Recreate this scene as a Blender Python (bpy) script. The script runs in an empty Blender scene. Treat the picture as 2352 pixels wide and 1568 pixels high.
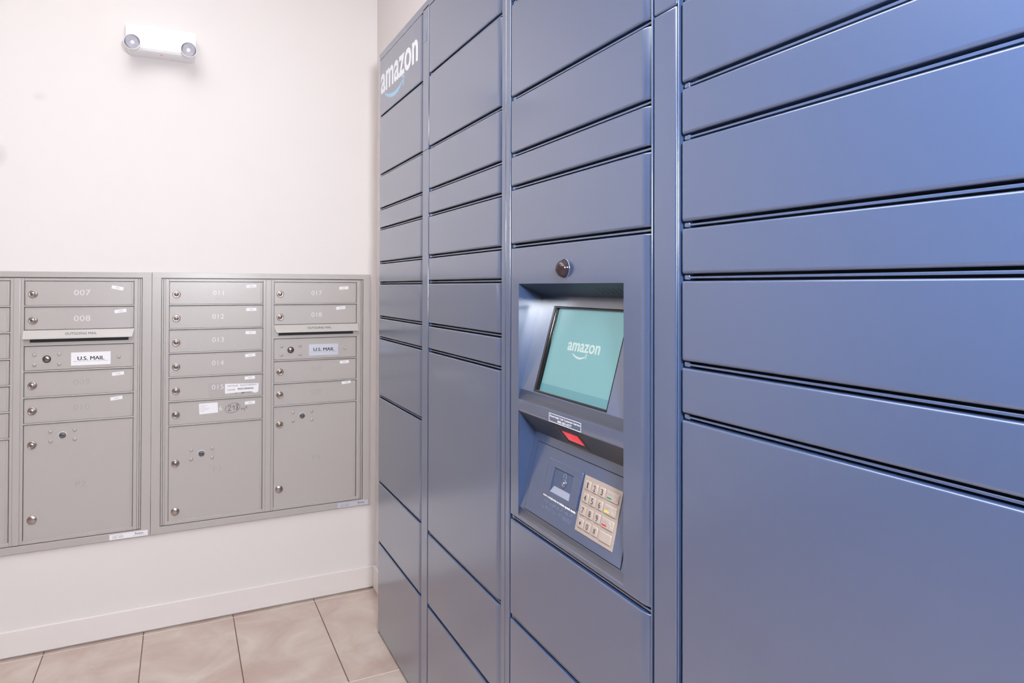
import bpy, bmesh, math
from mathutils import Matrix, Vector
sc = bpy.context.scene
COL = sc.collection

# ---------------- camera ----------------
def make_camera():
    yaw, pitch, roll = 0.45721, 0.00888, 0.00241
    fw = Vector((math.sin(yaw), math.cos(yaw), 0)); rt = Vector((math.cos(yaw), -math.sin(yaw), 0)); up = Vector((0, 0, 1))
    cp, sp = math.cos(pitch), math.sin(pitch)
    fw, up = fw*cp + up*sp, up*cp - fw*sp
    cr, sr = math.cos(roll), math.sin(roll)
    rt, up = rt*cr + up*sr, up*cr - rt*sr
    cd = bpy.data.cameras.new('camera'); cam = bpy.data.objects.new('camera', cd); COL.objects.link(cam)
    m = Matrix.Identity(4)
    for i in range(3):
        m[i][0] = rt[i]; m[i][1] = up[i]; m[i][2] = -fw[i]
    m.translation = Vector((0.09061, -2.73796, 1.23519))
    cam.matrix_world = m
    cd.sensor_width = 36.0; cd.sensor_fit = 'HORIZONTAL'
    cd.lens = 1548.8179/2352*36
    cd.shift_y = -(784 - 644.571)/2352
    cd.clip_start = 0.01
    sc.camera = cam
make_camera()

# ---------------- world, light, exposure ----------------
w = bpy.data.worlds.new('world'); sc.world = w; w.use_nodes = True
w.node_tree.nodes['Background'].inputs[0].default_value = (0.9, 0.93, 1, 1)
w.node_tree.nodes['Background'].inputs[1].default_value = 0.3
def area(name, loc, target, sx, sy, power, color=(1, 1, 1)):
    l = bpy.data.lights.new(name, 'AREA'); l.shape = 'RECTANGLE'; l.size = sx; l.size_y = sy
    l.energy = power; l.color = color
    o = bpy.data.objects.new(name, l); COL.objects.link(o); o.location = loc
    d = Vector(target) - Vector(loc)
    o.rotation_euler = d.to_track_quat('-Z', 'Y').to_euler()
    return o
area('ceiling_lamp_or_guessed_lamp', (-0.10, -1.35, 2.72), (-0.10, -1.35, 0), 0.7, 1.3, 13, (1, 0.985, 0.96))
area('ceiling_lamp_or_guessed_lamp', (-0.30, -3.60, 2.72), (-0.30, -3.60, 0), 0.7, 1.3, 6, (1, 0.985, 0.96))  # unseen lamp behind the camera, added as a guess
area('added_ceiling_uplight', (-0.45, -3.10, 1.75), (-0.70, -2.55, 2.75), 0.5, 0.5, 47, (0.93, 0.96, 1.0)).data.spread = math.radians(95)  # added uplight, brightens the ceiling that the locker tops reflect
area('photo_flash', (0.28, -2.95, 1.62), (0.35, 0, 1.25), 0.20, 0.20, 36, (0.90, 0.94, 1.0))
sc.view_settings.view_transform = 'Standard'; sc.view_settings.look = 'None'
sc.view_settings.gamma = 1; sc.view_settings.use_curve_mapping = False
sc.view_settings.exposure = 0.05

# ---------------- materials ----------------
def mat(name, col, rough=0.5, metal=0.0, spec=0.5, bump=0.0, bscale=300, coat=0.0, emit=None, estr=0.0):
    m = bpy.data.materials.new(name); m.use_nodes = True
    nt = m.node_tree; b = nt.nodes['Principled BSDF']
    b.inputs['Base Color'].default_value = (*col, 1); b.inputs['Roughness'].default_value = rough
    b.inputs['Metallic'].default_value = metal; b.inputs['Specular IOR Level'].default_value = spec
    b.inputs['Coat Weight'].default_value = coat; b.inputs['Coat Roughness'].default_value = 0.20 if coat == 1.0 else (0.24 if coat == 0.5 else 0.08)
    if emit:
        b.inputs['Emission Color'].default_value = (*emit, 1); b.inputs['Emission Strength'].default_value = estr
    if bump:
        tc = nt.nodes.new('ShaderNodeTexCoord'); n = nt.nodes.new('ShaderNodeTexNoise'); bp = nt.nodes.new('ShaderNodeBump')
        n.inputs['Scale'].default_value = bscale; n.inputs['Detail'].default_value = 2
        nt.links.new(tc.outputs['Object'], n.inputs['Vector']); nt.links.new(n.outputs['Fac'], bp.inputs['Height'])
        bp.inputs['Strength'].default_value = bump; bp.inputs['Distance'].default_value = 0.0006
        nt.links.new(bp.outputs['Normal'], b.inputs['Normal'])
    return m
BLUE = mat('blue_powder_coat', (0.040, 0.070, 0.160), 0.29, 0.0, 1.0, 0.12, 420, coat=1.0)
for _n in [BLUE.node_tree.nodes['Principled BSDF']]:
    _n.inputs['IOR'].default_value = 1.8; _n.inputs['Specular IOR Level'].default_value = 0.5; _n.inputs['Coat IOR'].default_value = 1.98; _n.inputs['Coat Roughness'].default_value = 0.17
BLUED = mat('dark_scanner_trim', (0.018, 0.022, 0.035), 0.35)
GREY = mat('grey_powder_coat', (0.470, 0.432, 0.418), 0.34, 0.0, 0.5, 0.40, 420, coat=0.5)
GREYL = mat('pale_ring_and_digit_sheen', (0.72, 0.70, 0.71), 0.30)  # sheen on the digits put into the colour; also the pale lock cover ring
GREYE = mat('engraved_grey', (0.40, 0.375, 0.365), 0.35)  # same engraving painted duller, where the sheen fades out
NICK = mat('brushed_nickel', (0.50, 0.44, 0.41), 0.28, 1.0)
NICKD = mat('nickel_plug', (0.33, 0.27, 0.25), 0.3, 1.0)
DARK = mat('dark_keyway', (0.035, 0.035, 0.04), 0.4)
DGREY = mat('dark_grey_cap', (0.13, 0.13, 0.145), 0.4)
BLACKS = mat('black_slot', (0.006, 0.006, 0.006), 0.6)
PAPER = mat('white_paper', (0.86, 0.84, 0.87), 0.6)
SILV = mat('silver_plate', (0.62, 0.63, 0.72), 0.35, 0.2)
INK = mat('black_ink', (0.02, 0.02, 0.022), 0.5)
INKG = mat('grey_ink', (0.32, 0.31, 0.33), 0.6)
INKB = mat('blue_black_pen', (0.10, 0.09, 0.16), 0.5)
TAPE = mat('tape_residue', (0.43, 0.40, 0.385), 0.45)
HOOD = mat('hood_enamel', (0.53, 0.495, 0.475), 0.35)
WHITE = mat('white_plastic', (0.88, 0.885, 0.90), 0.35)
PRINTW = mat('white_print', (0.85, 0.86, 0.9), 0.4)
PRINTB = mat('light_blue_print', (0.36, 0.62, 0.86), 0.4)
CHROME = mat('reflector', (0.72, 0.70, 0.76), 0.22, 0.9)
DOMEM = mat('camera_dome_gloss', (0.030, 0.018, 0.022), 0.14, 0.0, 0.5)
BEZEL = mat('black_bezel_gloss', (0.008, 0.007, 0.008), 0.14, 0.0, 0.6)
KEYP = mat('keypad_steel', (0.47, 0.39, 0.35), 0.36, 0.25)
KEYC = mat('key_steel', (0.52, 0.435, 0.39), 0.33, 0.25)
GRN = mat('green_mark', (0.01, 0.26, 0.09), 0.4)
YEL = mat('yellow_mark', (0.82, 0.68, 0.05), 0.4)
REDM = mat('red_mark', (0.62, 0.02, 0.025), 0.4)
REDG = mat('scanner_red_window', (0.55, 0.01, 0.02), 0.12, emit=(1.0, 0.05, 0.05), estr=0.55)
REDL = mat('red_led', (0.75, 0.25, 0.25), 0.2, emit=(1.0, 0.3, 0.3), estr=0.3)
SCREEN = mat('lit_screen', (0.04, 0.10, 0.11), 0.16, emit=(0.21, 0.42, 0.45), estr=0.72)
SCREENB = mat('lit_screen_bar', (0.03, 0.07, 0.08), 0.14, emit=(0.13, 0.33, 0.38), estr=0.75)
SCREENW = mat('lit_screen_letters', (0.1, 0.1, 0.1), 0.2, emit=(0.50, 0.64, 0.62), estr=0.9)
SCREENG = mat('lit_screen_faint_letters', (0.1, 0.1, 0.1), 0.2, emit=(0.2, 0.42, 0.42), estr=0.55)
BULB = mat('bulb_glass', (0.95, 0.95, 0.98), 0.1, emit=(1, 1, 1), estr=0.35)
def glass_mat():
    m = mat('clear_lens', (1, 1, 1), 0.03); b = m.node_tree.nodes['Principled BSDF']
    b.inputs['Transmission Weight'].default_value = 1.0; b.inputs['IOR'].default_value = 1.15
    return m
GLASS = glass_mat()

def wall_material():
    m = mat('painted_wall', (0.775, 0.722, 0.712), 0.6, 0, 0.35, 0.15, 180)
    nt = m.node_tree; b = nt.nodes['Principled BSDF']
    geo = nt.nodes.new('ShaderNodeNewGeometry'); sep = nt.nodes.new('ShaderNodeSeparateXYZ')
    nt.links.new(geo.outputs['Position'], sep.inputs[0])
    def mth(op, a, bb=None, c=None):
        n = nt.nodes.new('ShaderNodeMath'); n.operation = op
        for i, v in enumerate((a, bb, c)):
            if v is None: continue
            if isinstance(v, (int, float)): n.inputs[i].default_value = v
            else: nt.links.new(v, n.inputs[i])
        return n.outputs[0]
    # an old smear on the far wall, and a soft shadow painted into its colour
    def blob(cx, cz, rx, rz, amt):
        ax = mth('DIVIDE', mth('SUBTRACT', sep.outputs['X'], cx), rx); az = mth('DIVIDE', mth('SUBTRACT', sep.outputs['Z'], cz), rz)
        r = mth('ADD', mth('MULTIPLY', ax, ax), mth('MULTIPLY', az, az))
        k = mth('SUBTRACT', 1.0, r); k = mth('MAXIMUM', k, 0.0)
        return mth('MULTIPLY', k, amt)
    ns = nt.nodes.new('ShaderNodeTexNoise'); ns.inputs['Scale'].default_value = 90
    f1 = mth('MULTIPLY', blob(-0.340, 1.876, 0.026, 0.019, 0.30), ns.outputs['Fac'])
    f2 = blob(-0.452, 1.667, 0.028, 0.045, 0.30)  # painted soft shadow of something unseen further left
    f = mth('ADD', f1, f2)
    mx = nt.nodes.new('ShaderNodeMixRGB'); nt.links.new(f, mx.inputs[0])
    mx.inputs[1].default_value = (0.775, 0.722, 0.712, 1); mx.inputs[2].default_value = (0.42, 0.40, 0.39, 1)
    nt.links.new(mx.outputs[0], b.inputs['Base Color'])
    return m
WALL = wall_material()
WALLD = mat('slate_accent_wall', (0.50, 0.50, 0.52), 0.6)
CEIL = mat('ceiling_paint', (0.85, 0.84, 0.83), 0.8)
BASE = mat('baseboard_paint', (0.80, 0.745, 0.725), 0.45)

def floor_material():
    m = mat('floor_tile', (0.6, 0.5, 0.43), 0.38); nt = m.node_tree; b = nt.nodes['Principled BSDF']
    geo = nt.nodes.new('ShaderNodeNewGeometry'); sep = nt.nodes.new('ShaderNodeSeparateXYZ'); nt.links.new(geo.outputs['Position'], sep.inputs[0])
    def mth(op, a, bb=None):
        n = nt.nodes.new('ShaderNodeMath'); n.operation = op
        for i, v in enumerate((a, bb)):
            if v is None: continue
            if isinstance(v, (int, float)): n.inputs[i].default_value = v
            else: nt.links.new(v, n.inputs[i])
        return n.outputs[0]
    PX, PY, GW = 0.2948, 0.602, 0.0034
    tx = mth('DIVIDE', mth('ADD', sep.outputs['X'], 0.3135+10*PX), PX)
    ty = mth('DIVIDE', mth('ADD', sep.outputs['Y'], 0.6165+12*PY), PY)
    fx = mth('FRACT', tx); fy = mth('FRACT', ty)
    dx = mth('MULTIPLY', mth('SUBTRACT', 0.5, mth('ABSOLUTE', mth('SUBTRACT', fx, 0.5))), PX)
    dy = mth('MULTIPLY', mth('SUBTRACT', 0.5, mth('ABSOLUTE', mth('SUBTRACT', fy, 0.5))), PY)
    jx = mth('LESS_THAN', dx, GW/2); jy = mth('LESS_THAN', dy, GW/2)
    comb = nt.nodes.new('ShaderNodeCombineXYZ')
    nt.links.new(mth('FLOOR', tx), comb.inputs[0]); nt.links.new(mth('FLOOR', ty), comb.inputs[1])
    wn = nt.nodes.new('ShaderNodeTexWhiteNoise'); nt.links.new(comb.outputs[0], wn.inputs['Vector'])
    # cloudy concrete look, shifted for each tile
    va = nt.nodes.new('ShaderNodeVectorMath'); va.operation = 'MULTIPLY_ADD'
    nt.links.new(wn.outputs['Color'], va.inputs[0]); va.inputs[1].default_value = (5, 5, 5); nt.links.new(geo.outputs['Position'], va.inputs[2])
    n1 = nt.nodes.new('ShaderNodeTexNoise'); n1.inputs['Scale'].default_value = 5.5; n1.inputs['Detail'].default_value = 6; n1.inputs['Roughness'].default_value = 0.6
    n1.inputs['Distortion'].default_value = 0.6
    nt.links.new(va.outputs[0], n1.inputs['Vector'])
    cr = nt.nodes.new('ShaderNodeValToRGB'); nt.links.new(n1.outputs['Fac'], cr.inputs[0])
    e = cr.color_ramp.elements
    e[0].position = 0.30; e[0].color = (0.50, 0.37, 0.315, 1)
    e[1].position = 0.70; e[1].color = (0.66, 0.57, 0.50, 1)
    k = e.new(0.5); k.color = (0.575, 0.465, 0.405, 1)
    m1 = nt.nodes.new('ShaderNodeMixRGB'); nt.links.new(jx, m1.inputs[0]); nt.links.new(cr.outputs[0], m1.inputs[1]); m1.inputs[2].default_value = (0.14, 0.075, 0.05, 1)
    m2 = nt.nodes.new('ShaderNodeMixRGB'); nt.links.new(jy, m2.inputs[0]); nt.links.new(m1.outputs[0], m2.inputs[1]); m2.inputs[2].default_value = (0.82, 0.72, 0.66, 1)
    nt.links.new(m2.outputs[0], b.inputs['Base Color'])
    bp = nt.nodes.new('ShaderNodeBump'); bp.inputs['Strength'].default_value = 0.5; bp.inputs['Distance'].default_value = 0.002
    nt.links.new(mth('SUBTRACT', 1.0, mth('MAXIMUM', jx, jy)), bp.inputs['Height']); nt.links.new(bp.outputs[0], b.inputs['Normal'])
    return m
FLOOR = floor_material()

# ---------------- frames: local (right, up, out) -> world ----------------
XL = 0.72867                                   # plane of the locker fronts
def frame(origin, right, up):
    r = Vector(right).normalized(); u = Vector(up).normalized(); o = r.cross(u)
    m = Matrix.Identity(4)
    for i in range(3):
        m[i][0] = r[i]; m[i][1] = u[i]; m[i][2] = o[i]
    m.translation = Vector(origin)
    return m
MW = frame((0, 0, 0), (1, 0, 0), (0, 0, 1))    # far wall: x = X, y = Z, out = -Y
LW = frame((XL, 0, 0), (0, -1, 0), (0, 0, 1))  # lockers: x = -Y, y = Z, out = -X
def tilt(z0, z1, d0, d1):                      # tilted console panels, y runs up the slope
    return frame((XL - d0, 0, z0), (0, -1, 0), (-(d1 - d0), 0, z1 - z0))
SF = tilt(1.005, 1.2157, 0, -0.06)
KF = tilt(0.765, 0.930, 0, -0.04)
QF = tilt(0.930, 0.9763, -0.04, 0)             # underside holding the scanner
WW = Matrix.Identity(4)

# ---------------- mesh helpers ----------------
def settle(bm, faces, mi, flatdir=True):
    for f in faces:
        f.material_index = mi; f.normal_update()
        f.smooth = max(abs(c) for c in f.normal) < 0.9995
def box(bm, x0, x1, y0, y1, z0, z1, bev=0.0, seg=2, mi=0, frontonly=False):
    r = bmesh.ops.create_cube(bm, size=1.0)
    vs = r['verts']
    for v in vs:
        v.co = Vector(((x0+x1)/2 + v.co.x*(x1-x0), (y0+y1)/2 + v.co.y*(y1-y0), (z0+z1)/2 + v.co.z*(z1-z0)))
    fs = set(f for v in vs for f in v.link_faces)
    if bev > 0:
        es = set(e for v in vs for e in v.link_edges)
        if frontonly: es = set(e for e in es if any(v.co.z > (z0+z1)/2 for v in e.verts))
        rr = bmesh.ops.bevel(bm, geom=list(es), offset=bev, segments=seg, affect='EDGES', profile=0.5)
        fs = set(f for f in fs if f.is_valid) | set(rr['faces'])
    settle(bm, fs, mi)
    return bm
def lathe(bm, cx, cy, prof, seg=20, mi=0, mtx=None):
    rings = []
    new = []
    for (r, z) in prof:
        if r < 1e-7: rings.append([bm.verts.new((cx, cy, z))])
        else: rings.append([bm.verts.new((cx + r*math.cos(2*math.pi*k/seg), cy + r*math.sin(2*math.pi*k/seg), z)) for k in range(seg)])
    for a, b in zip(rings, rings[1:]):
        for k in range(seg):
            k2 = (k+1) % seg
            if len(a) == 1 and len(b) == 1: continue
            if len(a) == 1: new.append(bm.faces.new((a[0], b[k], b[k2])))
            elif len(b) == 1: new.append(bm.faces.new((a[k], b[0], a[k2])))
            else: new.append(bm.faces.new((a[k], b[k], b[k2], a[k2])))
    for f in new: f.material_index = mi; f.smooth = True
    if mtx is not None:
        for v in set(v for r in rings for v in r): v.co = mtx @ v.co
    return bm
def prism(bm, pts, z0, z1, mi=0):
    a = [bm.verts.new((x, y, z0)) for x, y in pts]; b = [bm.verts.new((x, y, z1)) for x, y in pts]
    fs = [bm.faces.new(a[::-1]), bm.faces.new(b)]
    n = len(pts)
    for i in range(n): fs.append(bm.faces.new((a[i], a[(i+1) % n], b[(i+1) % n], b[i])))
    for f in fs: f.material_index = mi; f.smooth = False
    return bm
def extr_x(bm, prof, x0, x1, mi=0, cut0=0, cut1=0):   # profile in (y, z) swept along x
    a = [bm.verts.new((x0 + cut0*i_, y, z)) for i_, (y, z) in zip(*[[p[2] if len(p) > 2 else 0 for p in prof], [(p[0], p[1]) for p in prof]])]
    b = [bm.verts.new((x1 - cut1*(p[2] if len(p) > 2 else 0), p[0], p[1])) for p in prof]
    n = len(prof); fs = [bm.faces.new(a), bm.faces.new(b[::-1])]
    for i in range(n): fs.append(bm.faces.new((a[(i+1) % n], a[i], b[i], b[(i+1) % n])))
    for f in fs: f.material_index = mi; f.smooth = False
    return bm
def stroke(bm, pts, w, z0, z1, mi=0):          # flat pen line of width w
    for (xa, ya), (xb, yb) in zip(pts, pts[1:]):
        d = Vector((xb-xa, yb-ya)); L = d.length
        if L < 1e-9: continue
        d /= L; n = Vector((-d.y, d.x))*w/2; e = d*w*0.35
        prism(bm, [(xa-e.x-n.x, ya-e.y-n.y), (xb+e.x-n.x, yb+e.y-n.y), (xb+e.x+n.x, yb+e.y+n.y), (xa-e.x+n.x, ya-e.y+n.y)], z0, z1, mi)
    return bm
def text(bm, s, x0, x1, y0, y1, z, th=0.0003, bold=0.0, mi=0, rot=0.0, res=3, sp=1.0):
    """lettering fitted into x0..x1, y0..y1 (box of the glyph ink), standing th proud of z"""
    cu = bpy.data.curves.new('lettering', 'FONT'); cu.body = s; cu.size = 1.0; cu.resolution_u = res
    cu.offset = bold; cu.extrude = 0.05; cu.space_character = sp
    o = bpy.data.objects.new('lettering_tmp', cu); COL.objects.link(o)
    dg = bpy.context.evaluated_depsgraph_get(); me = bpy.data.meshes.new_from_object(o.evaluated_get(dg))
    bpy.data.objects.remove(o); bpy.data.curves.remove(cu)
    xs = [v.co.x for v in me.vertices]; ys = [v.co.y for v in me.vertices]
    ax, bx, ay, by = min(xs), max(xs), min(ys), max(ys)
    c, sn = math.cos(rot), math.sin(rot); mx, my = (x0+x1)/2, (y0+y1)/2
    for v in me.vertices:
        px = (v.co.x-ax)/(bx-ax)*(x1-x0)+x0-mx; py = (v.co.y-ay)/(by-ay)*(y1-y0)+y0-my
        v.co = Vector((mx+px*c-py*sn, my+px*sn+py*c, z + (th if v.co.z > 0 else -0.0001)))
    old = set(bm.faces); bm.from_mesh(me); bpy.data.meshes.remove(me)
    for f in bm.faces:
        if f not in old: f.material_index = mi; f.smooth = False
    return bm
def obj(name, bm, mats, parent=None, fr=WW, recalc=True):
    if recalc: bmesh.ops.recalc_face_normals(bm, faces=bm.faces)
    bm.transform(fr)
    if parent is not None:
        r = parent
        while r.parent is not None: r = r.parent
        bm.transform(Matrix.Translation(-r.location))
    me = bpy.data.meshes.new(name); bm.to_mesh(me); bm.free()
    for m_ in (mats if isinstance(mats, (list, tuple)) else [mats]): me.materials.append(m_)
    o = bpy.data.objects.new(name, me); COL.objects.link(o)
    if parent is not None: o.parent = parent
    return o
def N(): return bmesh.new()
def empty(name, loc, label, cat, group=None):
    o = bpy.data.objects.new(name, None); COL.objects.link(o); o.location = loc; o.empty_display_size = 0.1
    o['label'] = label; o['category'] = cat
    if group: o['group'] = group
    return o
def struct(name, bm, m, fr=WW):
    o = obj(name, bm, m, None, fr); o['kind'] = 'structure'; return o

# ---------------- room ----------------
RX0, RY0, RZ = -3.6, -6.5, 2.75
WX = 0.818                                      # plane of the wall above and beside the lockers
WY = 0.012                                      # plane of the far wall
b = N(); box(b, RX0-0.1, 1.5, RY0-0.1, 0.5, -0.08, 0.0); struct('floor', b, FLOOR)
b = N(); box(b, RX0-0.1, 1.5, RY0-0.1, 0.5, RZ, RZ+0.1); struct('ceiling', b, CEIL)
# far wall with the opening the mailboxes are set into
b = N(); HX0, HX1, HZ0, HZ1 = -0.775, 0.775, 0.36, 1.268
for a in ((RX0-0.1, HX0, 0, RZ), (HX1, WX, 0, RZ), (HX0, HX1, 0, HZ0), (HX0, HX1, HZ1, RZ)):
    box(b, a[0], a[1], WY, 0.48, a[2], a[3])
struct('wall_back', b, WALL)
# right wall with the recess for the lockers
b = N(); LY0, LY1, LZ = -0.352, -2.49, 2.078
box(b, WX, 1.5, LY0, 0.48, 0, RZ); box(b, WX, 1.5, RY0-0.1, LY1, 0, RZ); box(b, WX, 1.5, LY1, LY0, LZ, RZ); box(b, 1.4, 1.5, LY1, LY0, 0, LZ)
struct('wall_right', b, WALL)
b = N(); box(b, RX0-0.1, RX0, RY0-0.1, WY, 0, RZ); struct('wall_left', b, WALLD)
b = N(); box(b, RX0, WX, RY0-0.1, RY0, 0, RZ); struct('wall_front', b, WALLD)
b = N(); box(b, RX0, WX, 0.0, WY, 0.007, 0.0915, 0.002, 2); struct('baseboard_back', b, BASE)
b = N(); box(b, WX-0.012, WX, LY0, 0.0, 0.004, 0.0915, 0.002, 2); struct('baseboard_right', b, BASE)
b = N(); box(b, RX0, RX0+0.012, RY0, 0.0, 0.004, 0.0915, 0.002, 2); struct('baseboard_left', b, BASE)

# ---------------- mailboxes ----------------
R0, PT = 1.2515, 0.08768
def rowz(r): return R0 - PT*r
def add_lock(parent, x, y, kind='cam'):
    b = N()
    if kind == 'cam':
        lathe(b, x, y, [(0.0135, -0.0062), (0.0135, -0.0035), (0.0122, -0.0015), (0.0100, -0.0010), (0.0092, -0.0028), (0.0078, -0.0028), (0.0074, 0.0030), (0.0062, 0.0042), (0, 0.0042)], 24, 0)
        lathe(b, x, y, [(0.0050, 0.0043), (0.0046, 0.0047), (0, 0.0047)], 16, 1)
        box(b, x-0.0007, x+0.0007, y-0.0030, y+0.0030, 0.0046, 0.0050, mi=2)
        return obj('lock', b, [NICK, NICKD, DARK], parent, MW)
    if kind == 'knob':
        lathe(b, x, y, [(0.0140, -0.0062), (0.0140, -0.0022), (0.0130, -0.0010), (0, -0.0006)], 28, 0)
        return obj('round_cap', b, [NICK], parent, MW)
    if kind == 'plug':
        lathe(b, x, y, [(0.0125, -0.0062), (0.0125, -0.0045), (0.0108, -0.0042)], 24, 0)
        lathe(b, x, y, [(0.0108, -0.0044), (0.0104, -0.0038), (0, -0.0036)], 24, 1)
        stroke(b, [(x-0.007, y+0.003), (x+0.007, y-0.003)], 0.0016, -0.0038, -0.0032, 2)
        return obj('lock_cover', b, [GREYL, DGREY, BLACKS], parent, MW)
    lathe(b, x, y, [(0.0122, -0.0062), (0.0122, -0.0035), (0.0105, -0.0025), (0.0098, -0.0040)], 24, 1)
    lathe(b, x, y, [(0.0098, -0.0040), (0.0085, -0.0026), (0, -0.0026)], 24, 0)
    box(b, x+0.0005, x+0.0055, y-0.0010, y+0.0010, -0.0028, -0.0018, mi=2)
    return obj('master_lock', b, [NICKD, DARK, BLACKS], parent, MW)
def rivet(parent, x, y):
    b = N(); lathe(b, x, y, [(0.0062, -0.0058), (0.0060, -0.0045), (0.0048, -0.0022), (0.0026, -0.0010), (0, -0.0006)], 16)
    return obj('rivet', b, GREY, parent, MW)
def leaf(parent, u0, u1, zt, zb, left=False, name='door', label=None):
    b = N()
    box(b, u0+0.0016, u1-0.0022, zb+0.0050, zt-0.0016, -0.012, -0.0058, 0.0007, 1, frontonly=True)
    box(b, u1-0.0100, u1-0.0036, zb+0.0056, zt-0.0024, -0.0062, -0.0040, 0.0010, 2, frontonly=True)
    if left: box(b, u0+0.0030, u0+0.0078, zb+0.0056, zt-0.0024, -0.0062, -0.0044, 0.0009, 2, frontonly=True)
    o = obj(name, b, GREY, parent, MW)
    if label: o['label'] = label
    return o
def number(parent, s, cx, cy, bright=True, wd=0.046, h=0.0175):
    b = N(); text(b, s, cx-wd/2, cx+wd/2, cy-h/2, cy+h/2, -0.0058, 0.0004, -0.002, 0, 0, 3, 1.05)
    return obj('box_number', b, GREYL if bright else GREYE, parent, MW)
def sticker(parent, s, x0, z0, x1, z1):
    """small white strip between its left and right ends"""
    ang = math.atan2(z1-z0, x1-x0); cx, cz = (x0+x1)/2, (z0+z1)/2
    b = N(); box(b, -0.0182, 0.0182, -0.0058, 0.0058, -0.0003, 0.0002)
    text(b, s, -0.0062, 0.0072, -0.0022, 0.0020, 0.0002, 0.0001, 0, 1)
    b.transform(Matrix.Translation((cx, cz, -0.0055)) @ Matrix.Rotation(ang, 4, 'Z'))
    return obj('number_sticker', b, [PAPER, INKG], parent, MW)
def outgoing(parent, u0, u1, lx0, lx1, tx0, tx1, cutl, cutr):
    b = N()
    zt, zm, zb = 1.0845, 1.0600, 1.0560
    prof = [(zt, -0.006, 0), (zt, 0.001, 0), (zm, 0.015, 0.7), (zb, 0.0155, 1), (zb, 0.012, 1), (zb+0.003, -0.006, 1)]
    a = [b.verts.new((u0 + cutl*p[2], p[0], p[1])) for p in prof]; c = [b.verts.new((u1 - cutr*p[2], p[0], p[1])) for p in prof]
    n = len(prof)
    b.faces.new(a); b.faces.new(c[::-1])
    for i in range(n): b.faces.new((a[(i+1) % n], a[i], c[i], c[(i+1) % n]))
    h = obj('outgoing_slot_hood', b, HOOD, parent, MW)
    hf = frame((0, -0.001, zt), (1, 0, 0), (0, 0.014, zt-zm))      # slope of the hood
    L = math.hypot(zt-zm, 0.014)
    b = N(); box(b, lx0, lx1, -L+0.003, -0.004, 0.0, 0.0003)
    text(b, 'OUTGOING MAIL', tx0, tx1, -L*0.68, -L*0.36, 0.0003, 0.0002, 0, 1)
    obj('outgoing_mail_label', b, [HOOD, INK], h, hf)
    b = N(); box(b, u0+0.018, u1-0.018, 1.0440, 1.0545, -0.010, -0.0018); obj('mail_slot', b, BLACKS, parent, MW)
def us_plate(parent, x0, x1, z0, z1, m, tx0, tx1):
    b = N(); box(b, x0, x1, z0, z1, -0.0060, -0.0050, 0.0003, 1)
    zc = (z0+z1)/2
    for k in (-0.0005, 0.0, 0.0005): text(b, 'U.S. MAIL', tx0+k, tx1+k, zc-0.0050, zc+0.0080, -0.0050, 0.0002+k*0.02, 0, 1)
    text(b, 'APPROVED BY THE POSTMASTER GENERAL', x0+0.006, x1-0.006, zc-0.0098, zc-0.0072, -0.0050, 0.0002, 0, 2, 0, 1)
    return obj('mail_nameplate', b, [m, INK, INKG], parent, MW)
def maker_label(parent, x0, x1, z0, z1, m):
    b = N(); box(b, x0, x1, z0, z1, -0.0002, 0.0004)
    w_ = x1-x0; h = z1-z0
    text(b, 'florence', x0+w_*0.66, x0+w_*0.88, z0+h*0.42, z0+h*0.82, 0.0004, 0.0001, 0.01, 1, 0, 2)
    text(b, '4C MAILBOX SERIES', x0+w_*0.08, x0+w_*0.36, z0+h*0.60, z0+h*0.74, 0.0004, 0.0001, 0, 2, 0, 1)
    for k in range(3):
        stroke(b, [(x0+w_*0.08, z0+h*(0.48-0.12*k)), (x0+w_*0.19, z0+h*(0.48-0.12*k))], 0.0007, 0.0004, 0.0005, 2)
        stroke(b, [(x0+w_*0.23, z0+h*(0.48-0.12*k)), (x0+w_*0.36, z0+h*(0.48-0.12*k))], 0.0007, 0.0004, 0.0005, 2)
    stroke(b, [(x0+w_*0.62, z0+h*0.25), (x0+w_*0.94, z0+h*0.25)], 0.0007, 0.0004, 0.0005, 2)
    return obj('maker_label', b, [m, INK, INKG], parent, MW)
def unit_shell(root, X0, X1):
    # flat outer trim
    b = N(); Z0, Z1 = 0.3445, 1.2835
    box(b, X0+0.0004, X0+0.030, Z0, Z1, -0.0119, 0.0, 0.0010, 2); box(b, X1-0.030, X1-0.0004, Z0, Z1, -0.0119, 0.0, 0.0010, 2)
    box(b, X0+0.0015, X1-0.0015, Z1-0.0200, Z1-0.0004, -0.0117, 0.0002, 0.0010, 2); box(b, X0+0.0015, X1-0.0015, Z0+0.0004, Z0+0.0250, -0.0117, 0.0002, 0.0010, 2)
    obj('trim_frame', b, GREY, root, MW)
    # body that sits in the wall
    b = N(); box(b, X0+0.022, X1-0.022, 0.364, 1.264, -0.40, -0.014); obj('cabinet_body', b, GREY, root, MW)
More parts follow.
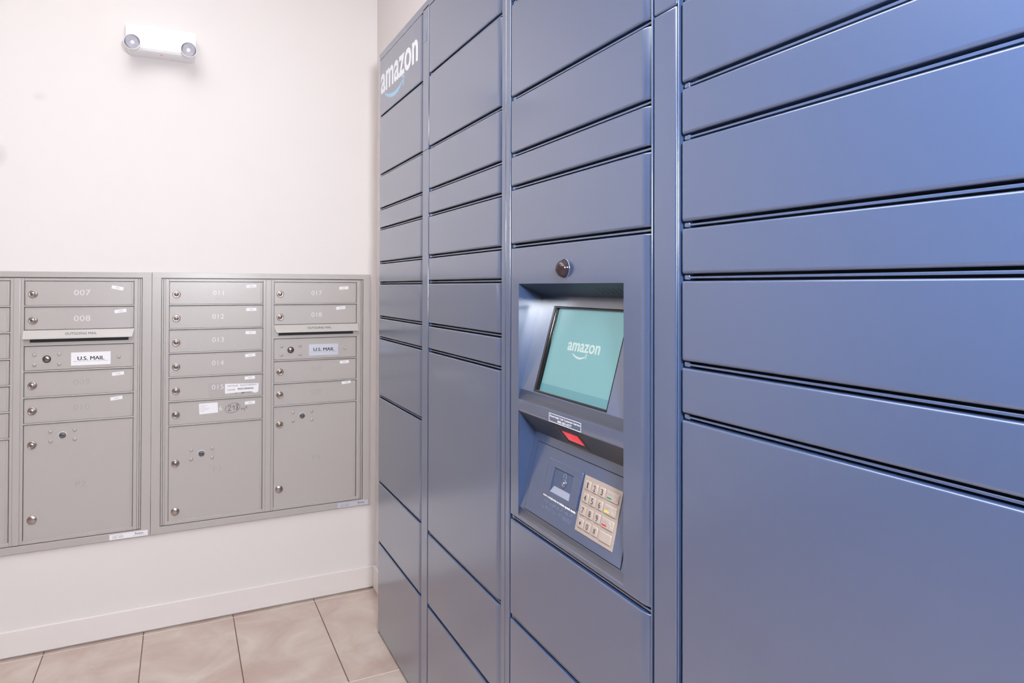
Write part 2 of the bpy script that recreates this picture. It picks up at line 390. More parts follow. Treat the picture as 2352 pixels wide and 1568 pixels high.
def face_frame(root, X0, X1, cols):
    """stepped stiles, the rounded centre mullion and the rails between the doors; cols = [(u0, u1, [row tops], bottom)]"""
    b = N(); ZB, ZT = 0.3715, 1.2600
    (a0, a1, ra, ba), (c0, c1, rc_, bc) = cols
    for xs in (((X0+0.0315, X0+0.0365, -0.0035), (X0+0.0375, X0+0.0440, -0.0060), (X0+0.0440, a0, -0.0030)), ((X1-0.0365, X1-0.0315, -0.0035), (X1-0.0440, X1-0.0375, -0.0060), (c1, X1-0.0440, -0.0030))):
        for x0, x1, d in xs: box(b, min(x0, x1), max(x0, x1), ZB, ZT, -0.016, d, 0.0009, 2, frontonly=True)
    box(b, a1, c0, ZB, ZT, -0.016, -0.0030, 0.0007, 1, frontonly=True)
    mw = c0-a1
    box(b, a1+mw*0.22, c0-mw*0.22, ZB, ZT, -0.010, 0.0015, 0.0032, 5, frontonly=True)      # rounded mullion
    for (u0, u1, rows, bot) in cols:
        box(b, u0, u1, rows[0], ZT, -0.016, -0.0036, 0.0007, 1, frontonly=True)
        for z in rows[1:]: box(b, u0-0.001, u1+0.001, z, z+0.0046, -0.016, -0.0010, 0.0013, 3, frontonly=True)
        box(b, u0, u1, ZB, bot+0.001, -0.016, -0.0024, 0.0009, 2, frontonly=True)
    return b

def p_extras(door, lx, lz, kx, kz, cx, cz, rx, rz):
    add_lock(door, lx, lz); add_lock(door, kx, kz, 'knob'); add_lock(door, cx, cz, 'plug')
    for x in rx:
        for z in rz: rivet(door, x, z)
def us_door(root, u0, u1, plate, mt, t0, t1, lx, rx, r5):
    d = leaf(root, u0, u1, 1.0323, 0.9452, name='carrier_door', label='grey carrier access door with a U.S. MAIL plate')
    add_lock(d, lx, 0.9867, 'us')
    for x in rx:
        for z in (1.0024, 0.9692): rivet(d, x, z)
    rivet(d, r5, 0.9860)
    us_plate(d, plate[0], plate[1], 0.9610, 1.0060, mt, t0, t1)
    return d

# unit beside the lockers (boxes 011 to 020)
U3 = empty('mailbox_unit', (0.396, 0.0, 0.3445), 'grey wall-recessed mailbox unit numbered 011 to 020, the one nearest the blue lockers', 'mailbox', 'wall mailbox units')
X0, X1 = 0.0, 0.7915
unit_shell(U3, X0, X1)
ca, cb = (0.0550, 0.3770), (0.4158, 0.7358)
rowsL = [rowz(i) for i in range(7)]; rowsR = [rowz(0), rowz(1), 1.0323, rowz(3.5), rowz(4.5), rowz(5.5)]
b = face_frame(U3, X0, X1, [(ca[0], ca[1], rowsL, 0.3835), (cb[0], cb[1], rowsR, 0.3835)])
box(b, cb[0], cb[1], 1.0323, 1.0850, -0.016, -0.0026, 0.0007, 1, frontonly=True)
obj('face_frame', b, GREY, U3, MW)
nums = ['011', '012', '013', '014', '015', '016']
stk = [(0.3155, 1.2335, 0.3514, 1.2362), (0.3157, 1.1466, 0.3526, 1.147), (0.314, 1.0590, 0.3509, 1.0586), (0.313, 0.9712, 0.3496, 0.9742), (0.312, 0.8866, 0.3486, 0.8882), (0.312, 0.7917, 0.3499, 0.7935)]
for i in range(6):
    d = leaf(U3, ca[0], ca[1], rowz(i), rowz(i+1), left=False, name='mailbox_door', label='grey mailbox door numbered %s' % nums[i])
    add_lock(d, 0.0790, [1.2049, 1.1174, 1.0295, 0.9413, 0.8536, 0.7666][i])
    if i < 5: number(d, nums[i], 0.2186, [1.2100, 1.1218, 1.0351, 0.9492, 0.8593][i], True, 0.036 if i == 0 else 0.040)
    sticker(d, 'A' + nums[i], *stk[i])
    if i == 4:
        b = N(); prism(b, [(0.1858, 0.8742), (0.2424, 0.8742), (0.2424, 0.8241), (0.1880, 0.8241)], -0.0058, -0.0055); obj('tape_residue', b, TAPE, d, MW)
        b = N()
        prism(b, [(0.2431, 0.8689), (0.3617, 0.8650), (0.3612, 0.8400), (0.3560, 0.8345), (0.3480, 0.8360), (0.2433, 0.8323)], -0.0053, -0.0048)
        prism(b, [(0.3360, 0.8352), (0.3470, 0.8290), (0.3590, 0.8310), (0.3612, 0.8400), (0.3540, 0.8370)], -0.0050, -0.0038)
        text(b, 'NATALIA   RADCHENNO', 0.2520, 0.3540, 0.8580, 0.8630, -0.0048, 0.0002, 0.0, 1)
        text(b, 'DAVID', 0.2520, 0.2790, 0.8425, 0.8480, -0.0048, 0.0002, 0.0, 1)
        text(b, 'RADCHENNOA', 0.2880, 0.3440, 0.8440, 0.8510, -0.0048, 0.0002, 0.022, 2)
        obj('paper_name_label', b, [PAPER, INKB, INK], d, MW)
        b = N(); stroke(b, [(0.278, 0.8300), (0.282, 0.8325), (0.286, 0.8320)], 0.0010, -0.0058, -0.0054); stroke(b, [(0.303, 0.8305), (0.309, 0.8315)], 0.0020, -0.0058, -0.0054)
        stroke(b, [(0.300, 0.8330), (0.318, 0.8328), (0.330, 0.8318)], 0.0008, -0.0058, -0.0054); obj('pen_scribble', b, INK, d, MW)
    if i == 5:
        b = N(); prism(b, [(0.1550, 0.8008), (0.2185, 0.8020), (0.2201, 0.7643), (0.1569, 0.7615)], -0.0058, -0.0053)
        for k, (xa, xb) in enumerate([(0.160, 0.184), (0.160, 0.176), (0.160, 0.192), (0.160, 0.186), (0.160, 0.172)]):
            stroke(b, [(xa, 0.7935-0.0055*k), (xb, 0.7937-0.0055*k)], 0.0008, -0.0053, -0.0052, 1)
        obj('paper_label', b, [PAPER, INKG], d, MW)
        b = N()
        stroke(b, [(0.2703+0.0255*math.cos(t*math.pi/14)*1.0-0.0, 0.7770+0.0178*math.sin(t*math.pi/14)+0.004*math.cos(t*math.pi/14)) for t in range(29)], 0.0009, -0.0058, -0.0054)
        stroke(b, [(0.2555, 0.7820), (0.2575, 0.7865), (0.2620, 0.7870), (0.2640, 0.7835), (0.2615, 0.7775), (0.2560, 0.7690), (0.2555, 0.7670), (0.2590, 0.7690), (0.2650, 0.7660)], 0.0014, -0.0058, -0.0054)
        stroke(b, [(0.2700, 0.7800), (0.2745, 0.7860), (0.2750, 0.7780), (0.2760, 0.7685)], 0.0014, -0.0058, -0.0054)
        stroke(b, [(0.2870, 0.7905), (0.2835, 0.7900), (0.2830, 0.7860), (0.2870, 0.7790), (0.2890, 0.7730), (0.2860, 0.7690), (0.2830, 0.7710), (0.2850, 0.7770), (0.2890, 0.7850), (0.2895, 0.7895), (0.2870, 0.7905)], 0.0014, -0.0058, -0.0054)
        # apt
        stroke(b, [(0.3045, 0.7735), (0.3015, 0.7740), (0.3000, 0.7710), (0.3015, 0.7690), (0.3045, 0.7725), (0.3040, 0.7700), (0.3060, 0.7690)], 0.0009, -0.0058, -0.0054)
        stroke(b, [(0.3095, 0.7740), (0.3105, 0.7690), (0.3125, 0.7615)], 0.0009, -0.0058, -0.0054)
        stroke(b, [(0.3095, 0.7735), (0.3130, 0.7745), (0.3140, 0.7715), (0.3110, 0.7695)], 0.0009, -0.0058, -0.0054)
        stroke(b, [(0.3185, 0.7815), (0.3190, 0.7725), (0.3215, 0.7720)], 0.0009, -0.0058, -0.0054); stroke(b, [(0.3160, 0.7760), (0.3220, 0.7775)], 0.0009, -0.0058, -0.0054)
        obj('handwriting', b, INK, d, MW)
        number(d, '6', 0.2290, 0.7785, True, 0.011)
d = leaf(U3, ca[0], ca[1], rowz(6), 0.3790, name='parcel_door', label='tall grey parcel door P3')
p_extras(d, 0.0785, 0.5906, 0.0787, 0.4165, 0.1647, 0.6173, (0.1300, 0.2009), (0.6332, 0.5997))
number(d, 'P3', 0.2180, 0.5551, False, 0.028, 0.019)
stk = {'017': (0.6650, 1.2275, 0.7022, 1.2299), '018': (0.6530, 1.1463, 0.6901, 1.1505), '019': (0.6690, 0.9300, 0.7052, 0.9315), '020': (0.6760, 0.8465, 0.7136, 0.8502)}
for s, zt, zb, lz, nz in (('017', rowz(0), rowz(1), 1.2048, 1.2091), ('018', rowz(1), 1.0815, 1.1158, 1.1233), ('019', rowz(3.5), rowz(4.5), 0.9035, 0.9097), ('020', rowz(4.5), rowz(5.5), 0.8150, 0.8188)):
    d = leaf(U3, cb[0], cb[1], zt, zb, name='mailbox_door', label='grey mailbox door numbered %s' % s)
    add_lock(d, 0.4390, lz); number(d, s, 0.5770, nz, s in ('017', '018'), 0.040); sticker(d, 'A' + s, *stk[s])
outgoing(U3, cb[0]-0.001, cb[1]+0.003, 0.535, 0.640, 0.5400, 0.6321, 0.010, 0.0)
us_door(U3, cb[0], cb[1], (0.5479, 0.6619), SILV, 0.5653, 0.6459, 0.4789, (0.4446, 0.5149), 0.6881)
d = leaf(U3, cb[0], cb[1], rowz(5.5), 0.3790, name='parcel_door', label='tall grey parcel door P4')
p_extras(d, 0.4389, 0.7000, 0.4381, 0.4508, 0.5233, 0.7272, (0.4888, 0.5596), (0.7428, 0.7098))
number(d, 'P4', 0.5775, 0.5585, False, 0.030, 0.019)
maker_label(U3, 0.662, 0.784, 0.3470, 0.3660, SILV)

# unit at the left edge of the picture (boxes 007 to 010)
U2 = empty('mailbox_unit', (-0.396, 0.0, 0.3445), 'grey wall-recessed mailbox unit showing boxes 007 to 010, at the left edge of the picture', 'mailbox', 'wall mailbox units')
X0, X1 = -0.7915, 0.0
unit_shell(U2, X0, X1)
ca, cb = (-0.7360, -0.4143), (-0.3768, -0.0553)
b = face_frame(U2, X0, X1, [(ca[0], ca[1], rowsL, 0.3835), (cb[0], cb[1], rowsR, 0.3835)])
box(b, cb[0], cb[1], 1.0323, 1.0850, -0.016, -0.0026, 0.0007, 1, frontonly=True)
obj('face_frame', b, GREY, U2, MW)
for i in range(6):
    d = leaf(U2, ca[0], ca[1], rowz(i), rowz(i+1), left=False, name='mailbox_door'); add_lock(d, -0.712, rowz(i)-0.045)
d = leaf(U2, ca[0], ca[1], rowz(6), 0.3790, name='parcel_door'); p_extras(d, -0.712, 0.5906, -0.712, 0.4165, -0.626, 0.6173, (-0.661, -0.590), (0.6332, 0.5997))
stk = {'007': (-0.1254, 1.2318, -0.0889, 1.2240), '008': (-0.1163, 1.1442, -0.0795, 1.1490), '009': (-0.1229, 0.9248, -0.0850, 0.9286), '010': (-0.1277, 0.8383, -0.0888, 0.8429)}
for s, zt, zb, lz, nz in (('007', rowz(0), rowz(1), 1.2070, 1.2117), ('008', rowz(1), 1.0815, 1.1185, 1.1230), ('009', rowz(3.5), rowz(4.5), 0.9000, 0.9040), ('010', rowz(4.5), rowz(5.5), 0.8145, 0.8174)):
    d = leaf(U2, cb[0], cb[1], zt, zb, s in ('007', '008'), name='mailbox_door', label='grey mailbox door numbered %s' % s)
    add_lock(d, -0.3525, lz); number(d, s, -0.2125, nz, s in ('007', '008'), 0.048, 0.0190); sticker(d, 'A' + s, *stk[s])
outgoing(U2, cb[0]-0.0015, cb[1]+0.001, -0.2718, -0.1514, -0.2599, -0.1675, 0.0, 0.008)
us_door(U2, cb[0], cb[1], (-0.2439, -0.1269), PAPER, -0.2245, -0.1459, -0.3130, (-0.3475, -0.2778), -0.1019)
d = leaf(U2, cb[0], cb[1], rowz(5.5), 0.3790, name='parcel_door', label='tall grey parcel door P2')
p_extras(d, -0.3520, 0.7004, -0.3510, 0.4503, -0.2664, 0.7257, (-0.3008, -0.2310), (0.7412, 0.7089))
number(d, 'P2', -0.2128, 0.5543, False, 0.030, 0.019)
maker_label(U2, -0.126, -0.008, 0.3470, 0.3660, PAPER)

# ---------------- emergency light ----------------
EM = empty('emergency_light', (0.026, WY, 2.055), 'white twin-head emergency light mounted high on the wall above the mailboxes', 'emergency light')
b = N()
pr = [(2.0545, -0.0119), (2.0545, 0.050), (2.0575, 0.062), (2.0650, 0.068), (2.0850, 0.068), (2.1380, 0.066), (2.1440, 0.062), (2.1450, -0.0119)]
def rounded_body(b, x0, x1, prof, r):
    # end caps stepped in so the corners of the case are round
    secs = []
    for k in range(6):
        t = k/5*math.pi/2; dx = r*(1-math.sin(t)); sh = r*(1-math.cos(t))
        secs.append((dx, sh))
    secs = [(r - r*math.sin(k/5*math.pi/2), r - r*math.cos(k/5*math.pi/2)) for k in range(6)]
    secs = secs[::-1]                              # from end (dx 0) inward
    def ring(x, s):
        out = []
        for (y, z) in prof: out.append(b.verts.new((x, max(y, prof[0][0]+s), z)))
        return out
    rings = [ring(x0+dx, r*(1-math.sqrt(max(0, 1-(1-dx/r)**2)))) for dx, _ in secs]
    rings += [ring(x1-dx, r*(1-math.sqrt(max(0, 1-(1-dx/r)**2)))) for dx, _ in secs[::-1]]
    n = len(prof)
    b.faces.new(rings[0]); b.faces.new(rings[-1][::-1])
    for p, q in zip(rings, rings[1:]):
        for i in range(n): b.faces.new((p[(i+1) % n], p[i], q[i], q[(i+1) % n]))
    bmesh.ops.remove_doubles(b, verts=b.verts, dist=1e-6)
rounded_body(b, -0.0835, 0.1350, pr, 0.018)
for f in b.faces:
    f.normal_update(); f.smooth = False
obj('housing', b, WHITE, EM, MW)
b = N(); lathe(b, 0, 0, [(0.0042, -0.001), (0.0040, 0.0012), (0.0025, 0.0020), (0, 0.0024)], 16)
obj('indicator_light', b, REDL, EM, frame((0.0258, -0.045, 2.0548), (1, 0, 0), (0, -1, 0)) )
for hx, yw in ((-0.0620, math.radians(-6)), (0.1120, math.radians(5))):
    hz = 2.0720
    n = Vector((math.sin(yw), -math.cos(yw), -0.10)).normalized(); r = Vector((math.cos(yw), math.sin(yw), 0)); u = n.cross(r)
    hf = frame((hx, -0.0900, hz), r, u)
    b = N(); lathe(b, 0, 0, [(0, -0.030), (0.010, -0.029), (0.019, -0.022), (0.0245, -0.008), (0.0262, 0.004), (0.0262, 0.008), (0.0245, 0.009), (0.0240, 0.004)], 32)
    lathe(b, 0, 0, [(0.011, -0.045), (0.011, -0.026)], 16)
    hd = obj('lamp_head', b, WHITE, EM, hf)
    b = N(); lathe(b, 0, 0, [(0.0240, 0.0060), (0.0215, -0.004), (0.015, -0.014), (0.006, -0.020), (0, -0.021)], 32); obj('reflector', b, CHROME, hd, hf)
    b = N(); lathe(b, 0, 0, [(0.0030, -0.020), (0.0055, -0.010), (0.0060, -0.005), (0.0045, 0.000), (0, 0.0015)], 16); obj('bulb', b, BULB, hd, hf)
    b = N(); lathe(b, 0, 0, [(0.0240, 0.0070), (0.0200, 0.0105), (0.012, 0.0130), (0, 0.0140)], 32); lathe(b, 0, 0, [(0, 0.0132), (0.012, 0.0122), (0.0200, 0.0097), (0.0238, 0.0064)], 32)
    obj('lens', b, GLASS, hd, hf)

# ---------------- parcel lockers ----------------
def ell(t, wd, dp): return dp*(1 - math.sqrt(max(0.0, 1-(1-t/wd)**2))) if t < wd else 0.0
RL, RLd, RR, RRd = 0.0045, 0.0045, 0.0225, 0.0110
def door_bm(u0, u1, z0, z1, hole=None, rr=RR, rd=RRd, lwl=RL, rb=0.0045, rt=0.0028, z_hole_bands=None):
    b = N(); GAP0 = 0.0
    def lin(a, c, n): return [a + (c-a)*k/n for k in range(1, n)]
    xs = [u0 + lwl*(1-math.cos(k/5*math.pi/2)) for k in range(6)] + ([hole[0], hole[1]] if hole else []) + [u1 - rr*(1-math.cos((10-k)/10*math.pi/2)) for k in range(11)]
    ys = [z0 + rb*(1-math.cos(k/5*math.pi/2)) for k in range(6)] + ([hole[2], hole[3]] if hole else []) + [z1 - rt*(1-math.cos((4-k)/4*math.pi/2)) for k in range(5)]
    def dd(x, y): return -(ell(x-u0, lwl, lwl) + ell(u1-x, rr, rd) + ell(y-z0, rb, rb*0.8) + ell(z1-y, rt, rt))
    V = [[b.verts.new((x, y, max(dd(x, y), -0.0135))) for y in ys] for x in xs]
    nx, ny = len(xs), len(ys)
    for i in range(nx-1):
        for j in range(ny-1):
            if hole and xs[i] >= hole[0]-1e-6 and xs[i+1] <= hole[1]+1e-6 and ys[j] >= hole[2]-1e-6 and ys[j+1] <= hole[3]+1e-6: continue
            f = b.faces.new((V[i][j], V[i+1][j], V[i+1][j+1], V[i][j+1]))
            flat = all(v.co.z > -1e-7 for v in f.verts); f.smooth = not flat
    rim = [V[i][0] for i in range(nx)] + [V[nx-1][j] for j in range(1, ny)] + [V[i][ny-1] for i in range(nx-2, -1, -1)] + [V[0][j] for j in range(ny-2, 0, -1)]
    bk = [b.verts.new((v.co.x, v.co.y, -0.0200)) for v in rim]
    n = len(rim)
    for k in range(n):
        f = b.faces.new((rim[(k+1) % n], rim[k], bk[k], bk[(k+1) % n])); f.smooth = False
    if not hole:
        f = b.faces.new(bk); f.smooth = False
    return b
GAP = 0.0100
def column(root, u0, u1, seams, name='locker_door', skip=None, **kw):
    """doors between successive seams; a seam is the top edge of the door below it"""
    out = []
    for zt, zb in zip(seams, seams[1:]):
        if skip and abs(zt-skip) < 1e-6: out.append(None); continue
        top = zt if zt == seams[0] else zt
        out.append(obj(name, door_bm(u0, u1, zb + GAP, top, **kw), BLUE, root, LW, recalc=True))
    return out
def rails(b, u0, u1, seams):
    for z in seams[1:-1]:
        box(b, u0+0.001, u1-0.001, z+0.0032, z+0.0066, -0.020, -0.0050, 0.0006, 1, frontonly=True)
        box(b, u0+0.002, u0+0.012, z+0.0015, z+0.0085, -0.020, -0.0045, 0.0012, 2, frontonly=True)     # hinge tabs at the ends
TOP = 2.067
LA = empty('parcel_locker', (XL+0.26, -0.883, 0), 'blue-grey parcel locker tower in the corner with white lettering and light blue arrow', 'locker', 'blue parcel lockers')
LB = empty('parcel_locker', (XL+0.26, -1.95, 0), 'blue-grey parcel locker bank with the lit touchscreen and keypad, nearest the camera', 'locker', 'blue parcel lockers')
A = [2.0436, 1.8350, 1.6260, 1.5055, 1.4345, 1.3145, 1.2420, 1.1215, 1.0480, 0.8400, 0.5375, 0.3230, 0.002]
Bc = [2.0425, 1.8385, 1.6290, 1.5065, 1.4350, 1.3160, 1.2435, 1.1215, 1.0485, 0.5290, 0.3210, 0.002]
Cc = [2.0425, 1.8420, 1.6345, 1.5125, 1.4415, 1.3170, 0.7385, 0.5262, 0.3200, 0.002]
Dc = [2.0425, 1.8420, 1.6400, 1.5160, 1.4420, 1.3180, 1.2440, 1.1212, 1.0475, 0.5290, 0.3210, 0.002]
a0, a1, b0, b1 = 0.3630, 0.8400, 0.8985, 1.3855
c0, c1, d0, d1 = 1.4335, 1.9150, 1.9850, 2.4400
# cabinet of the corner tower
b = N()
box(b, 0.3585, 1.4080, 0.0, TOP-0.002, -0.60, -0.0205)
box(b, 0.3585, 1.4078, 2.0440, TOP, -0.03, 0.0, 0.0012, 2)          # header
box(b, 0.3585, 0.3618, 0.0, 2.0435, -0.03, -0.004, 0.0008, 1)
box(b, 0.8435, 0.8945, 0.0, 1.6315, -0.03, 0.0, 0.0012, 2); box(b, 0.8435, 0.8945, 1.6325, 2.0500, -0.03, 0.0, 0.0012, 2)
box(b, 1.3880, 1.4078, 0.0, 2.0435, -0.03, 0.0, 0.0018, 3)
rails(b, a0, a1, A); rails(b, b0, b1, Bc)
obj('cabinet_body', b, BLUE, LA, LW)
b = N(); box(b, a0+0.003, a1-0.003, 0.01, 2.04, -0.0204, -0.0196); box(b, b0+0.003, b1-0.003, 0.01, 2.04, -0.0204, -0.0196)
obj('gap_shade_backing', b, BLACKS, LA, LW)  # black sheets added behind the doors to paint the gaps as deep shade
b = N(); box(b, 0.8480, 0.8745, 1.9505, 2.0140, -0.001, 0.0008, 0.0006, 2, frontonly=True); obj('lock_cover_plate', b, BLUE, LA, LW)
da = column(LA, a0, a1, A)
da[0].name = 'logo_panel'; da[0]['label'] = 'blue-grey top panel with white lettering over a light blue arrow'
column(LA, b0, b1, Bc)
def brand(parent, fr, u0, u1, z0, z1, ztop, mtxt, msm, d, smile, sw):
    b = N(); text(b, 'amazon', u0, u1, z0, z1, d, 0.0004, 0.018, 0, 0, 6, 1.03)
    obj('lettering', b, mtxt, parent, fr)
    # crescent
    (xs, zs), (xm, zm), (xe, ze) = smile
    def bez(p, q, r, t): return ((1-t)**2*p[0]+2*t*(1-t)*q[0]+t*t*r[0], (1-t)**2*p[1]+2*t*(1-t)*q[1]+t*t*r[1])
    up = [bez((xs, zs), (xm, zm), (xe, ze), k/20) for k in range(21)]
    lo = [bez((xs-sw*0.25, zs-sw*0.35), (xm, zm-sw*1.9), (xe+sw*0.1, ze-sw*0.45), k/20) for k in range(21)]
    b = N()
    for k in range(20):
        prism(b, [up[k], up[k+1], lo[k+1], lo[k]], d-0.0001, d+0.0004)
    h = sw*1.0                                     # arrow head
    tip = (xe+h*1.25, ze+h*0.95)
    prism(b, [(xe-h*1.0, ze+h*0.55), (xe-h*0.2, ze+h*1.05), tip, (xe+h*0.95, ze+h*0.30), (xe, ze+h*0.62)], d-0.0001, d+0.0004)
    prism(b, [tip, (xe+h*0.75, ze-h*1.75), (xe+h*0.45, ze-h*1.55), (xe+h*0.75, ze+h*0.30)], d-0.0001, d+0.0004)
    obj('smile_arrow', b, msm, parent, fr)
brand(da[0], LW, 0.380, 0.794, 1.9155, 1.9855, 0, PRINTW, PRINTB, 0.0, ((0.436, 1.9090), (0.555, 1.868), (0.640, 1.9010)), 0.0125)

# cabinet of the bank with the kiosk
b = N()
box(b, 1.4082, 2.4880, 0.0, TOP-0.002, -0.60, -0.105); 
for x0, x1, y0, y1 in ((1.4082, c0+0.02, 0, 2.05), (c1-0.04, 2.4880, 0, 2.05), (c0, c1, 0, 0.735), (c0, c1, 1.31, 2.05)):
    box(b, x0, x1, y0, y1, -0.11, -0.0205)
box(b, 1.4084, 2.4880, 2.0440, TOP, -0.03, 0.0, 0.0012, 2)
box(b, 1.4098, 1.4300, 0.0, 2.0435, -0.03, 0.0, 0.0018, 3)
box(b, 1.9166, 1.9190, 0.0, 2.0435, -0.03, 0.0, 0.0008, 2)
box(b, 1.9225, 1.9748, 0.0, 1.6415, -0.03, 0.0, 0.0035, 4); box(b, 1.9225, 1.9748, 1.6425, 2.0435, -0.03, 0.0, 0.0035, 4)
box(b, 1.9770, 1.9796, 0.0, 2.0435, -0.03, 0.0, 0.0009, 2)
box(b, 2.4440, 2.4880, 0.0, 2.0435, -0.03, 0.0, 0.0035, 3)
rails(b, c0, c1, Cc); rails(b, d0, d1, Dc)
obj('cabinet_body', b, BLUE, LB, LW)
b = N(); box(b, c0+0.003, c1-0.003, 0.01, 0.742, -0.0204, -0.0196); box(b, c0+0.003, c1-0.003, 1.312, 2.04, -0.0204, -0.0196); box(b, d0+0.003, d1-0.003, 0.01, 2.04, -0.0204, -0.0196)
obj('gap_shade_backing', b, BLACKS, LB, LW)  # painted shade for the door gaps, as on the corner tower
column(LB, c0, c1, Cc, skip=1.3170)
column(LB, d0, d1, Dc, rr=0.0200, rd=0.010)

# kiosk front
UL, UR = 1.4735, 1.8465
b = door_bm(c0, c1, 0.7385+GAP, 1.3170, hole=(UL, UR, 0.7570, 1.2418))
prof = [(1.2418, 0.0), (1.2157, -0.06), (1.022, -0.0050), (1.010, -0.0018), (0.998, 0.0), (0.9790, 0.0), (0.9763, -0.0008), (0.930, -0.04), (0.776, -0.0027), (0.768, -0.0010), (0.757, 0.0)]
P0 = [b.verts.new((UL, z, d)) for z, d in prof]; P1 = [b.verts.new((UR, z, d)) for z, d in prof]
HS = (1.5290, 1.7905, 0.0200, 0.1985)             # opening for the screen, in the slope's own frame
toL = LW.inverted() @ SF
for k in range(len(prof)-1):
    if k == 1:
        c_ = [b.verts.new(toL @ Vector((x, y, 0))) for x, y in ((HS[0], HS[2]), (HS[1], HS[2]), (HS[1], HS[3]), (HS[0], HS[3]))]
        d_ = [b.verts.new(toL @ Vector((x, y, -0.012))) for x, y in ((HS[0], HS[2]), (HS[1], HS[2]), (HS[1], HS[3]), (HS[0], HS[3]))]
        o_ = [P0[2], P1[2], P1[1], P0[1]]
        for q in range(4):
            b.faces.new((o_[q], o_[(q+1) % 4], c_[(q+1) % 4], c_[q])); b.faces.new((c_[q], c_[(q+1) % 4], d_[(q+1) % 4], d_[q]))
        continue
    f = b.faces.new((P0[k+1], P1[k+1], P1[k], P0[k])); f.smooth = k in (2, 3, 4, 8, 9)
for S in (P0, P1):
    e = b.verts.new((S[0].co.x, 0.998, 0.0))
    b.faces.new([S[0], S[1], S[2], S[3], S[4]]); b.verts.remove(e)
    b.faces.new([S[6], S[7], S[8], S[9], S[10]])
kp = obj('kiosk_panel', b, BLUE, LB, LW, recalc=False); kp['label'] = 'kiosk front with two sloped recesses for the screen and the keypad'
b = N()
lathe(b, 1.6610, 1.2690, [(0.0190, 0.0), (0.0190, 0.0010), (0.0176, 0.0018), (0.0172, 0.0010)], 32, 1)
lathe(b, 1.6610, 1.2690, [(0.0165*math.cos(k*math.pi/20), 0.001+0.0165*math.sin(k*math.pi/20)) for k in range(11)], 32, 0)
obj('camera_dome', b, [DOMEM, BLUE], kp, LW)
# touchscreen
def ring_bm(b, x0, x1, y0, y1, wl, wr, wb, wt, z0, z1, bev, mi=0):
    box(b, x0, x0+wl, y0, y1, z0, z1, bev, 4, mi); box(b, x1-wr, x1, y0, y1, z0, z1, min(bev, wr*0.4), 3, mi)
    box(b, x0+0.002, x1-0.001, y0, y0+wb, z0, z1, min(bev, wb*0.4), 4, mi); box(b, x0+0.002, x1-0.001, y1-wt, y1, z0, z1, min(bev, wt*0.4), 4, mi)
SD = -0.0068
b = N(); box(b, HS[0]+0.001, HS[1]-0.001, HS[2]+0.001, HS[3]-0.001, -0.0115, SD)
scr = obj('touchscreen', b, SCREEN, LB, SF); scr['label'] = 'tilted touchscreen showing a pale teal start page'
b = N(); ring_bm(b, HS[0]+0.0003, HS[1]-0.0003, HS[2]+0.0003, HS[3]-0.0003, 0.0105, 0.0016, 0.0040, 0.0040, -0.0110, 0.0006, 0.0030)
box(b, HS[0]+0.0103, HS[0]+0.0125, HS[2]+0.004, HS[3]-0.004, -0.0110, -0.0050, 0.0006, 2); obj('bezel', b, BEZEL, scr, SF)
b = N(); box(b, HS[0]+0.0125, HS[1]-0.0018, HS[2]+0.0040, 0.0405, SD-0.0001, SD+0.0003); text(b, 'Tap anywhere to start', 1.6300, 1.7050, 0.0295, 0.0330, SD+0.0003, 0.0001, 0, 1, 0, 1)
obj('screen_bar', b, [SCREENB, SCREENG], scr, SF)
brand(scr, SF, 1.6080, 1.7190, 0.1135, 0.1305, 0, SCREENW, SCREENW, SD, ((1.6310, 0.1095), (1.6560, 0.0990), (1.6770, 0.1075)), 0.0033)
# help line sticker
b = N(); HX0, HX1, HZ0_, HZ1_ = 1.6050, 1.7205, 1.0065, 1.0225
FL = frame((XL, 0, 0.9765), (0, -1, 0), (0, 0, 1))
box(b, 1.6050, 1.7205, 0.0012, 0.0178, 0.0001, 0.0007)
for st in ([(1.6056, 0.0018), (1.7199, 0.0018)], [(1.6056, 0.0172), (1.7199, 0.0172)], [(1.6056, 0.0018), (1.6056, 0.0172)], [(1.7199, 0.0018), (1.7199, 0.0172)]): stroke(b, st, 0.0011, 0.0006, 0.0009, 1)
text(b, 'Need help? Call Customer Service', 1.6085, 1.7172, 0.0094, 0.0146, 0.0007, 0.0001, 0.012, 1, 0, 2)
text(b, '888-283-6577', 1.6376, 1.6880, 0.0038, 0.0082, 0.0007, 0.0001, 0.014, 1, 0, 2)
o = obj('help_label', b, [BLUE, PRINTW], LB, FL)
# barcode scanner in the underside (local y runs from the deep edge forward)
LQ = math.hypot(0.0463, 0.04)
b = N()
def qrect(b, x0, x1, v0, v1, z0, z1, mi, bev=0): box(b, x0, x1, LQ-v1, LQ-v0, z0, z1, bev, 2, mi)
qrect(b, 1.6225, 1.6985, 0.0085, 0.0530, -0.002, 0.0010, 0, 0.0006)
scn = obj('barcode_scanner', b, BLUED, LB, QF); scn['label'] = 'dark scanner frame around a glowing red window'
b = N(); qrect(b, 1.6380, 1.6925, 0.0150, 0.0395, 0.0008, 0.0018, 0, 0.0004); obj('scanner_window', b, REDG, scn, QF)
b = N(); qrect(b, 1.6225, 1.6985, 0.0515, 0.0530, 0.0008, 0.0022, 0, 0.0004); qrect(b, 1.6225, 1.6238, 0.0085, 0.0530, 0.0008, 0.0020, 0, 0.0004); obj('scanner_edge', b, NICKD, scn, QF)
b = N(); qrect(b, UL+0.002, UR-0.002, 0.0015, LQ-0.0015, -0.001, 0.0004, 0)
obj('scanner_hood', b, BLUED, LB, QF)
